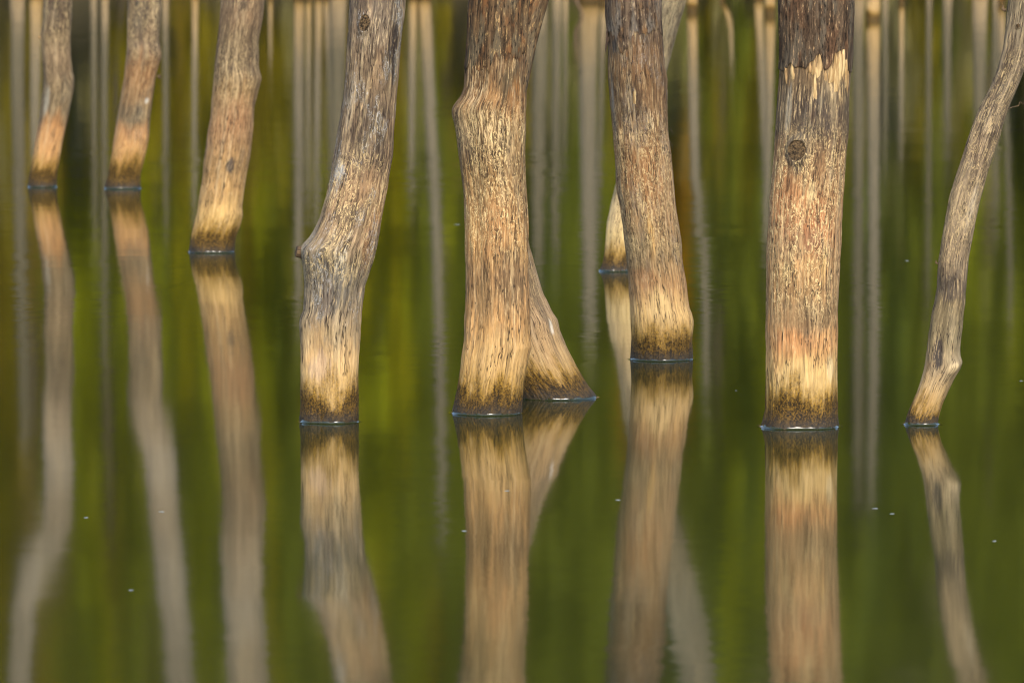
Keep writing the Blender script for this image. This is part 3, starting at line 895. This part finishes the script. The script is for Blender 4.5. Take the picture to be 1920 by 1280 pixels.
T6, R6 = stand('brown leaning trunk right of centre with a bump low on its right edge', (1240, 678),
    [(678, 1184, 1297), (646, 1184, 1297), (622, 1184, 1299), (606, 1183, 1300), (594, 1182, 1297), (581, 1182, 1292), (560, 1181, 1289), (524, 1178, 1285), (488, 1175, 1279), (452, 1170.6, 1276), (416, 1165, 1271), (361, 1156.5, 1264), (328, 1155, 1261), (295, 1152, 1259), (262, 1149.6, 1254), (230, 1146.6, 1251), (197, 1143, 1250.6), (164, 1141, 1250), (151, 1140, 1251), (131, 1140, 1247), (98, 1140, 1244), (66, 1138, 1241), (33, 1136, 1240), (0, 1136, 1239)],
    (), [(640, (208, 168, 104)), (590, (218, 178, 118)), (540, (182, 140, 94)), (470, (150, 122, 84)), (400, (164, 128, 88)), (330, (160, 122, 82)), (260, (146, 110, 74)), (200, (126, 96, 66)), (130, (122, 92, 60)), (90, (104, 82, 62)), (0, (112, 92, 72))],
    seed=7, patches=[(1160, 88, 24, 14, (78, 72, 68), 0.85), (1200, 112, 28, 34, (146, 104, 62), 0.6), (1176, 190, 36, 40, (98, 78, 58), 0.55), (1226, 226, 22, 20, (236, 208, 164), 0.95, 'fleck'), (1172, 254, 42, 12, (226, 192, 140), 0.9, 'fleck'), (1150, 200, 7, 70, (150, 146, 138), 0.6), (1215, 330, 40, 60, (180, 128, 82), 0.5), (1223, 448, 6, 45, (230, 180, 110), 0.85), (1196, 480, 46, 46, (130, 112, 84), 0.5), (1236, 578, 20, 42, (232, 194, 134), 0.9), (1205, 522, 30, 20, (184, 134, 90), 0.5)], tkw=dict(smooth=0.007), wkw=dict(squig=(0.45, 0.95, 0.8), gray=0.3, rust=0.30, algae=0.10, contrast=1.0, white=0.25))
build_bark(T6, R6, m_bark6, [(1137, 72), (1146, 60), (1156, 70), (1164, 98), (1178, 92), (1190, 62), (1204, 66), (1218, 58), (1230, 52), (1238, 64)], 0.004, rag=0.03)
for (x, y0, y1, w) in ((1142, 46, 78, 6), (1141, 70, 98, 4)):
    t_, z_ = T6.at(x, y0)
    xa, za = on_plane(x - 2, y0, T6.Y - 0.02); xb, zb = on_plane(x - 6, y1, T6.Y - 0.02)
    build_limb(R6, m_flap, [(xa + 0.006, T6.Y - 0.03, za, 0.006), (0.5 * (xa + xb), T6.Y - 0.035, 0.5 * (za + zb), 0.005), (xb, T6.Y - 0.04, zb, 0.0015)], 'bark_flap', 8, y0, 0.1)
for (x, y0, y1, w) in ((1190, 165, 195, 5), (1235, 215, 238, 4), (1216, 222, 236, 4)):
    build_sliver(T6, R6, m_pale, x, y0, y1, w, 0.002)

T6b, R6b = stand('pale smooth trunk leaning right behind the brown leaning one', (1153, 510),
    [(510, 1124, 1184), (498, 1129, 1183), (480, 1133, 1184), (450, 1136, 1186), (428, 1137, 1188), (400, 1142, 1192), (370, 1149, 1200), (350, 1154, 1206), (227, 1172, 1226), (130, 1192, 1252), (98, 1200, 1260), (66, 1209, 1269), (33, 1218, 1278), (0, 1227, 1287)],
    [(1077, 1240, 1303), (1162, 1252, 1325), (1280, 1275, 1345)],
    [(480, (200, 165, 105)), (430, (226, 196, 138)), (380, (214, 184, 132)), (300, (170, 150, 116)), (200, (140, 126, 100)), (100, (134, 121, 96)), (0, (130, 117, 92))],
    above=((140, 132, 112), (128, 120, 102)), seed=8, patches=[(1150, 400, 20, 30, (232, 202, 150), 0.6), (1250, 60, 12, 60, (120, 112, 88), 0.6, 'fleck')], step=0.005, tkw=dict(smooth=0.011), wkw=dict(squig=(0.9, 1.2, 0.15), gray=0.3, rust=0.06, algae=0.095, contrast=0.75), algae=0.065, top=5.0, zfine=1.7, rim=0.009)

T7, R7 = stand('stoutest upright trunk with torn dark bark above pale splinters and a round knot', (1499, 806),
    [(806, 1427, 1571), (790, 1431, 1570), (775, 1434, 1569.5), (739, 1435, 1570), (667, 1436, 1570), (596, 1436, 1571), (524, 1437, 1574), (452, 1439, 1577), (380, 1442, 1580), (361, 1444, 1582), (295, 1451, 1587), (262, 1453, 1590), (197, 1457, 1593), (164, 1460, 1594), (118, 1463, 1596), (66, 1463, 1598), (0, 1463, 1599)],
    (), [(760, (206, 170, 108)), (700, (210, 174, 114)), (640, (198, 148, 96)), (560, (156, 122, 82)), (500, (192, 148, 98)), (430, (196, 150, 104)), (360, (172, 132, 90)), (300, (138, 106, 74)), (255, (102, 84, 66)), (200, (104, 88, 68)), (165, (112, 92, 68)), (140, (138, 112, 80)), (112, (150, 122, 86)), (60, (90, 68, 50)), (0, (80, 60, 44))],
    seed=9, patches=[(1532, 215, 46, 44, (84, 72, 62), 0.85), (1480, 205, 7, 50, (192, 180, 158), 0.6), (1576, 165, 16, 34, (190, 160, 114), 0.7, 'fleck'), (1495, 285, 30, 36, (112, 100, 84), 0.8), (1500, 400, 60, 50, (202, 142, 94), 0.65), (1532, 440, 28, 40, (184, 116, 72), 0.7), (1470, 370, 16, 60, (176, 118, 76), 0.6), (1490, 640, 40, 30, (200, 138, 88), 0.5), (1510, 592, 70, 32, (132, 110, 80), 0.65), (1475, 512, 9, 17, (232, 194, 134), 0.85), (1546, 490, 5, 45, (226, 184, 120), 0.8), (1521, 362, 8, 20, (238, 204, 148), 0.85), (1556, 692, 10, 24, (238, 208, 154), 0.85), (1500, 722, 50, 36, (222, 188, 128), 0.6)], tkw=dict(smooth=0.007, lobes=0.05), wkw=dict(squig=(0.45, 1.02, 1.0), gray=0.35, rust=0.30, algae=0.11, contrast=1.1))
build_bark(T7, R7, m_bark7, [(1465, 132), (1472, 136), (1478, 128), (1486, 118), (1492, 128), (1500, 126), (1512, 130), (1517, 118), (1526, 114), (1532, 104), (1538, 100), (1541, 116), (1545, 132), (1552, 130), (1558, 122), (1562, 112), (1566, 102), (1573, 97), (1580, 92), (1583, 108), (1587, 116), (1590, 134), (1595, 138)], 0.006, rag=0.004)
for (x, y0, y1, w) in ((1476, 128, 140, 4), (1487, 119, 134, 7), (1518, 119, 132, 6), (1527, 114, 130, 8), (1537, 101, 136, 13), (1528, 134, 166, 7), (1548, 132, 148, 6), (1558, 123, 138, 8),
                        (1567, 100, 172, 10), (1574, 97, 150, 9), (1580, 93, 145, 9), (1586, 112, 165, 7), (1589, 136, 168, 5)):
    build_sliver(T7, R7, m_tan if w < 7 else m_pale, x, y0, y1 + rng.uniform(0, 22), w * 1.2, 0.006)
build_knot(T7, R7, m_knot, 1495, 282, 18, depth=0.014, tall=1.12, rim=0.008)

T8, R8 = stand('slender grey trunk at the right edge, bent like a bow with a knuckle low down', (1727, 798),
    [(798, 1696.5, 1757.6), (781, 1701, 1761), (759, 1711, 1768), (738, 1720, 1777), (716, 1727, 1788), (695, 1733, 1800), (682, 1735, 1805), (671, 1736, 1801), (659, 1738, 1800), (630, 1741.5, 1803), (616, 1744, 1805), (590, 1748, 1806.5), (569, 1753, 1810), (544, 1757, 1812), (519, 1757.6, 1813), (490, 1759.4, 1815), (454, 1766, 1822), (418, 1773, 1829), (377, 1780, 1839), (328, 1794.5, 1852), (295, 1804, 1862), (262, 1814, 1873), (230, 1826, 1883), (197, 1840, 1895), (164, 1857, 1909), (131, 1870, 1921), (98, 1879, 1931), (66, 1884, 1939), (33, 1888, 1945), (0, 1892, 1950)],
    (), [(765, (192, 156, 102)), (722, (194, 164, 118)), (690, (172, 150, 118)), (640, (146, 130, 98)), (580, (128, 112, 82)), (530, (112, 98, 80)), (470, (150, 130, 104)), (400, (156, 136, 108)), (300, (134, 114, 92)), (200, (138, 120, 98)), (100, (140, 124, 102)), (0, (144, 130, 104))],
    seed=10, patches=[(1790, 540, 30, 24, (90, 80, 70), 0.75), (1756, 665, 11, 30, (72, 66, 62), 0.85), (1822, 385, 9, 40, (196, 178, 150), 0.7), (1786, 690, 12, 12, (220, 194, 152), 0.8), (1890, 130, 10, 50, (96, 82, 66), 0.6), (1850, 250, 14, 50, (172, 150, 120), 0.7, 'fleck'), (1735, 735, 7, 8, (214, 178, 126), 0.8)], step=0.003, tkw=dict(smooth=0.007, bumps=[(1790, 688, 0.014, 0.014), (1735, 735, 0.006, 0.010)]), wkw=dict(squig=(0.6, 1.3, 0.5), gray=0.4, rust=0.08, algae=0.06, contrast=1.0, grain=1.2, gain=1.0), algae=0.04, zfine=1.55)
build_knot(T8, R8, m_knot, 1909, 49, 4, depth=0.010, tall=1.1, rim=0.005)
def bit(T, root, pts, r, name, mat, dy=0.0):
    q = [on_plane(x, y, T.Y + dy) for x, y in pts]
    return build_limb(root, mat, [(a, T.Y + dy, b, r * (1 - 0.6 * i / len(q))) for i, (a, b) in enumerate(q)], name, 8, pts[0][0], 0.1)
bit(T8, R8, [(1886, 20), (1880, 18), (1881, 11)], 0.006, 'branch_stub', m_stub)
bit(T8, R8, [(1760, 494), (1755, 493), (1755, 488)], 0.004, 'branch_stub', m_stub)
bit(T8, R8, [(1890, 204), (1902, 200), (1910, 199), (1912, 190), (1918, 196), (1925, 186)], 0.0016, 'tendril', m_stub, -0.02)
bit(T2, R2, [(296, 145), (301, 142)], 0.014, 'branch_stub', m_stub)
bit(T1, R1, [(80, 72), (74, 71), (73, 67)], 0.012, 'branch_stub', m_pale)
bit(T6, R6, [(1255, 238), (1260, 246), (1261, 250)], 0.0012, 'bark_fibre', m_flap)
bit(T6, R6, [(1254, 262), (1261, 274), (1261, 281)], 0.0012, 'bark_fibre', m_flap)

# ------------------------------------------------------------------ distant dead trunks
far_stops = [(0.0, (200, 160, 100)), (0.10, (226, 184, 122)), (0.55, (214, 180, 128)), (1.1, (168, 154, 128)), (2.5, (150, 141, 122)), (8.0, (138, 130, 112))]
m_far = wood('distant_dead_wood', far_stops, 21, algae=0.10, algae_rag=0.06, gray=0.4, rust=0.11, squig=(0.5, 0.6, 0.0), contrast=0.7, gain=0.76)
m_far2 = wood('distant_grey_wood', [(0.0, (190, 158, 110)), (0.5, (190, 164, 128)), (0.9, (116, 110, 90)), (8.0, (96, 92, 76))], 23, algae=0.10, algae_rag=0.06, gray=0.3, rust=0.06, squig=(0.5, 0.6, 0.0), contrast=0.7, gain=0.85)

def far_trunk(label, bx, by, w, end, xe=None, mat=None, bend=0.0, mid=None, rim=False):
    """bx, by: foot; end: picture row where its mirrored top lies; xe: column of that top"""
    gx0, gy0 = ground(bx, by)
    Yc = gy0
    r = 0.5 * w / FPX * Yc
    _, zt = on_plane(bx, end, Yc)
    H = -zt
    xe = bx if xe is None else xe
    pts = [(0.0, on_plane(bx, by, Yc)[0])]
    if mid:
        for (mx, my) in mid:
            a, b = on_plane(mx, my, Yc)
            pts.append((-b, a))
    pts.append((H, on_plane(xe, end, Yc)[0]))
    pz = [p[0] for p in pts]; pxx = [p[1] for p in pts]
    rows = 70
    zs = np.concatenate([[-0.6], np.linspace(0, 1, rows) ** 1.3 * H])
    n = 22
    a = np.linspace(0, 2 * math.pi, n, endpoint=False)
    cx = np.interp(zs, pz, pxx)
    ker = np.ones(7) / 7
    cx = np.convolve(np.pad(cx, 3, mode='edge'), ker, 'valid')
    sd = bx * 0.37
    cx = cx + 0.10 * r * 2 * np.array([pnoise(np.array([sd, 0.3, z * 0.7])) for z in zs])
    rr = r * (1.12 - 0.12 * np.clip(zs / 0.5, 0, 1)) * (1 - 0.35 * np.clip(zs / H, 0, 1))
    TH, Z = np.meshgrid(a, zs)
    nz = fbm(np.stack([np.cos(TH) * 1.3 + sd, np.sin(TH) * 1.3, Z * 1.5], -1), 3, 0.55)
    RR = rr[:, None] * (1 + 0.14 * nz)
    V = np.stack([cx[:, None] + RR * np.cos(TH) - on_plane(bx, by, Yc)[0], RR * np.sin(TH), Z], -1)
    V[-1, :, 2] += 0.3 * r * rng.normal(size=n)
    last = V[-1]
    c = last.mean(axis=0)
    V = np.concatenate([V, (c + (last - c) * 0.1 - np.array([0, 0, r]))[None]])
    me = mesh_np('dead_tree', V.reshape(-1, 3), grid_faces(len(V), n))
    R = np.stack([np.cos(TH) * r + sd, np.sin(TH) * r, Z], -1)
    rest_attr(me, np.concatenate([R, R[-1:]]).reshape(-1, 3))
    o = link('dead_tree', me, None, mat or m_far)
    o.location = (on_plane(bx, by, Yc)[0], Yc, 0)
    o['label'] = label
    o['category'] = 'dead tree'
    o['group'] = 'distant dead trunks'
    return o

FT = [
    # seen at the top edge of the picture
    ('distant trunk foot at the top edge, just right of the forked pale limb', 1297, 22, 19, 740, 1324, m_far, [(1301, 250), (1306, 380), (1322, 470)]),
    ('distant trunk foot at the top edge, just left of the torn-bark trunk', 1444, 28, 18, 470, 1434, m_far, [(1444, 150), (1440, 300)]),
    ('distant trunk foot with dark band, right of the torn-bark trunk', 1637, 38, 24, 930, 1632, m_far, [(1637, 300), (1638, 700)]),
    ('thin distant stem at the top edge between torn-bark and bowed trunks', 1690, 5, 10, 300, 1690, m_far, None),
    ('small distant trunk foot hidden beside the top of the bowed trunk', 1877, 9, 13, 620, 1895, m_far2, [(1880, 100), (1890, 300)]),
    ('wide dark-footed distant trunk at the top edge, left of the brown leaning trunk', 1104, 3, 36, 640, 1106, m_far, [(1102, 200)]),
    ('thin dark-footed distant stem touching the brown leaning trunk at the top', 1132, 6, 12, 420, 1120, m_far2, None),
    ('hooked distant stem at the top edge right of the pale limb', 1352, 4, 9, 130, 1373, m_far, [(1362, 20), (1371, 50)]),
    # feet just above the frame, mirrored in it
    ('distant trunk mirrored as a broad grey streak along the left edge', 32, -30, 28, 850, 46, m_far2, [(34, 300), (42, 620)]),
    ('distant trunk mirrored pale beside the leftmost slim trunk', 68, -12, 24, 330, 64, m_far, None),
    ('distant trunk mirrored as a faint streak left of the second trunk', 175, -40, 13, 460, 178, m_far2, None),
    ('distant trunk mirrored as a pale streak touching the second trunk foot', 196, -22, 14, 690, 196, m_far2, None),
    ('distant trunk mirrored right of the second trunk', 309, -25, 13, 430, 311, m_far2, None),
    ('distant trunk mirrored as a thin pale streak left of the third trunk', 365, -14, 12, 410, 364, m_far, None),
    ('short thin distant stem mirrored right of the third trunk', 507, -8, 8, 120, 507, m_far, None),
    ('distant trunk mirrored as the left streak of the sheaf beside the crooked trunk', 561, -6, 20, 600, 560, m_far, None),
    ('thin distant stem mirrored inside the sheaf beside the crooked trunk', 579, -5, 9, 400, 577, m_far, None),
    ('distant trunk mirrored as the middle streak of the sheaf beside the crooked trunk', 597, -9, 15, 430, 592, m_far, None),
    ('slanting distant stem mirrored in the sheaf beside the crooked trunk', 611, -6, 9, 330, 622, m_far2, None),
    ('broad distant trunk mirrored against the left edge of the crooked trunk', 634, -20, 32, 480, 628, m_far2, None),
    ('short distant trunk mirrored left of the long slanting streak', 774, -8, 16, 350, 770, m_far, None),
    ('tall distant trunk mirrored as the long slanting streak left of the wart trunk', 795, -8, 24, 985, 829, m_far, [(803, 120), (817, 400), (824, 640)]),
    ('broad distant trunk mirrored against the right edge of the wart trunk', 1012, -30, 30, 520, 1008, m_far2, None),
    ('distant trunk mirrored as a grey streak beside the drooping twig', 1045, -40, 20, 480, 1040, m_far2, None),
    ('thin distant stem mirrored as the bluish line beside the drooping twig', 1061, -22, 10, 330, 1058, m_far2, None),
    ('leaning distant stem mirrored against the foot left of the torn-bark trunk', 1421, -5, 15, 330, 1436, m_far, None),
    ('distant trunk mirrored as a grey streak touching the torn-bark trunk', 1609, -28, 22, 910, 1608, m_far2, None),
    ('faint distant stem mirrored right of the dark-banded foot', 1659, -45, 11, 330, 1660, m_far2, None),
    ('faint slender distant stem mirrored midway between the torn-bark and bowed trunks', 1742, -60, 11, 560, 1740, m_far2, None),
    ('distant trunk mirrored in the gap left of the bowed trunk', 1777, -50, 18, 290, 1776, m_far2, None),
    ('broad distant trunk mirrored against the upper bend of the bowed trunk', 1838, -26, 30, 290, 1834, m_far2, None),
    ('distant trunk mirrored as a streak in the lower right behind the bowed trunk', 1868, -45, 16, 430, 1866, m_far2, None),
]
for (lb, bx, by, w, end, xe, m, mid) in FT:
    far_trunk(lb, bx, by, w, end, xe, m, mid=mid)

# drooping twig that dips into the water at the top edge
tx, ty = ground(1090, 30)
tw = thing('dead_branch', (tx, ty, 0), 'bent bare twig drooping into the water at the top edge', 'branch')
q = [on_plane(x, y, ty) for x, y in ((1093, 36), (1091, 26), (1087, 16), (1081, 5), (1078, -8), (1080, -24), (1086, -50))]
build_limb(tw, m_stub, [(a, ty, b, 0.030 * (0.6 + 0.1 * i)) for i, (a, b) in enumerate(q)], 'twig', 10, 2.2, 0.15)

# ------------------------------------------------------------------ flecks floating on the water
m_fl = NT('pale_fluff'); m_fl.bsdf.inputs['Base Color'].default_value = (0.16, 0.18, 0.18, 1); m_fl.bsdf.inputs['Roughness'].default_value = 0.4
FL = [(857, 421, 10, 'pale fleck floating left of the stout middle trunk'), (162, 970, 10, 'pale fleck floating right of the leftmost reflection'),
      (245, 1106, 9, 'pale fleck floating between the two left reflections near the bottom'), (870, 995, 9, 'pale fleck floating on the left edge of the middle reflection'),
      (950, 920, 8, 'pale fleck floating inside the middle trunk reflection'), (1158, 937, 9, 'pale fleck on the left edge of the leaning trunk reflection'),
      (1641, 953, 10, 'larger pale fleck floating right of the stoutest reflection'), (1672, 963, 9, 'smaller pale fleck right of the stoutest reflection'),
      (1865, 1014, 9, 'pale fleck floating right of the bowed trunk reflection'),
(303, 959, 9, 'pale fleck inside the second reflection from the left'),
      (1701, 489, 8, 'pale fleck floating left of the bowed trunk'),
      (1915, 714, 8, 'pale fleck floating at the right edge'),
      (1380, 732, 4, 'tiny fleck floating left of the stoutest trunk foot')]
for (x, y, w, lb) in FL:
    gx0, gy0 = ground(x, y)
    s = w / FPX * gy0 * 0.5
    k = 12
    a = np.linspace(0, 2 * math.pi, k, endpoint=False)
    rows = []
    for f, z in ((1.0, -0.0006), (0.95, 0.0006), (0.75, 0.0012), (0.35, 0.0016), (0.05, 0.0017)):
        wob = 1 + 0.25 * np.sin(2 * a + x) + 0.15 * np.sin(3 * a + y)
        rows.append(np.stack([np.cos(a) * s * f * wob, np.sin(a) * s * 0.8 * f * wob, z * (1 + 0.3 * np.sin(a + x))], -1))
    o = link('floating_fleck', mesh_np('floating_fleck', np.concatenate(rows), grid_faces(len(rows), k)), None, m_fl.m)
    o.location = (gx0, gy0, 0)
    o.rotation_euler = (0, 0, rng.uniform(-0.3, 0.3))
    o['label'] = lb; o['category'] = 'fleck'; o['group'] = 'pale flecks floating on the water'
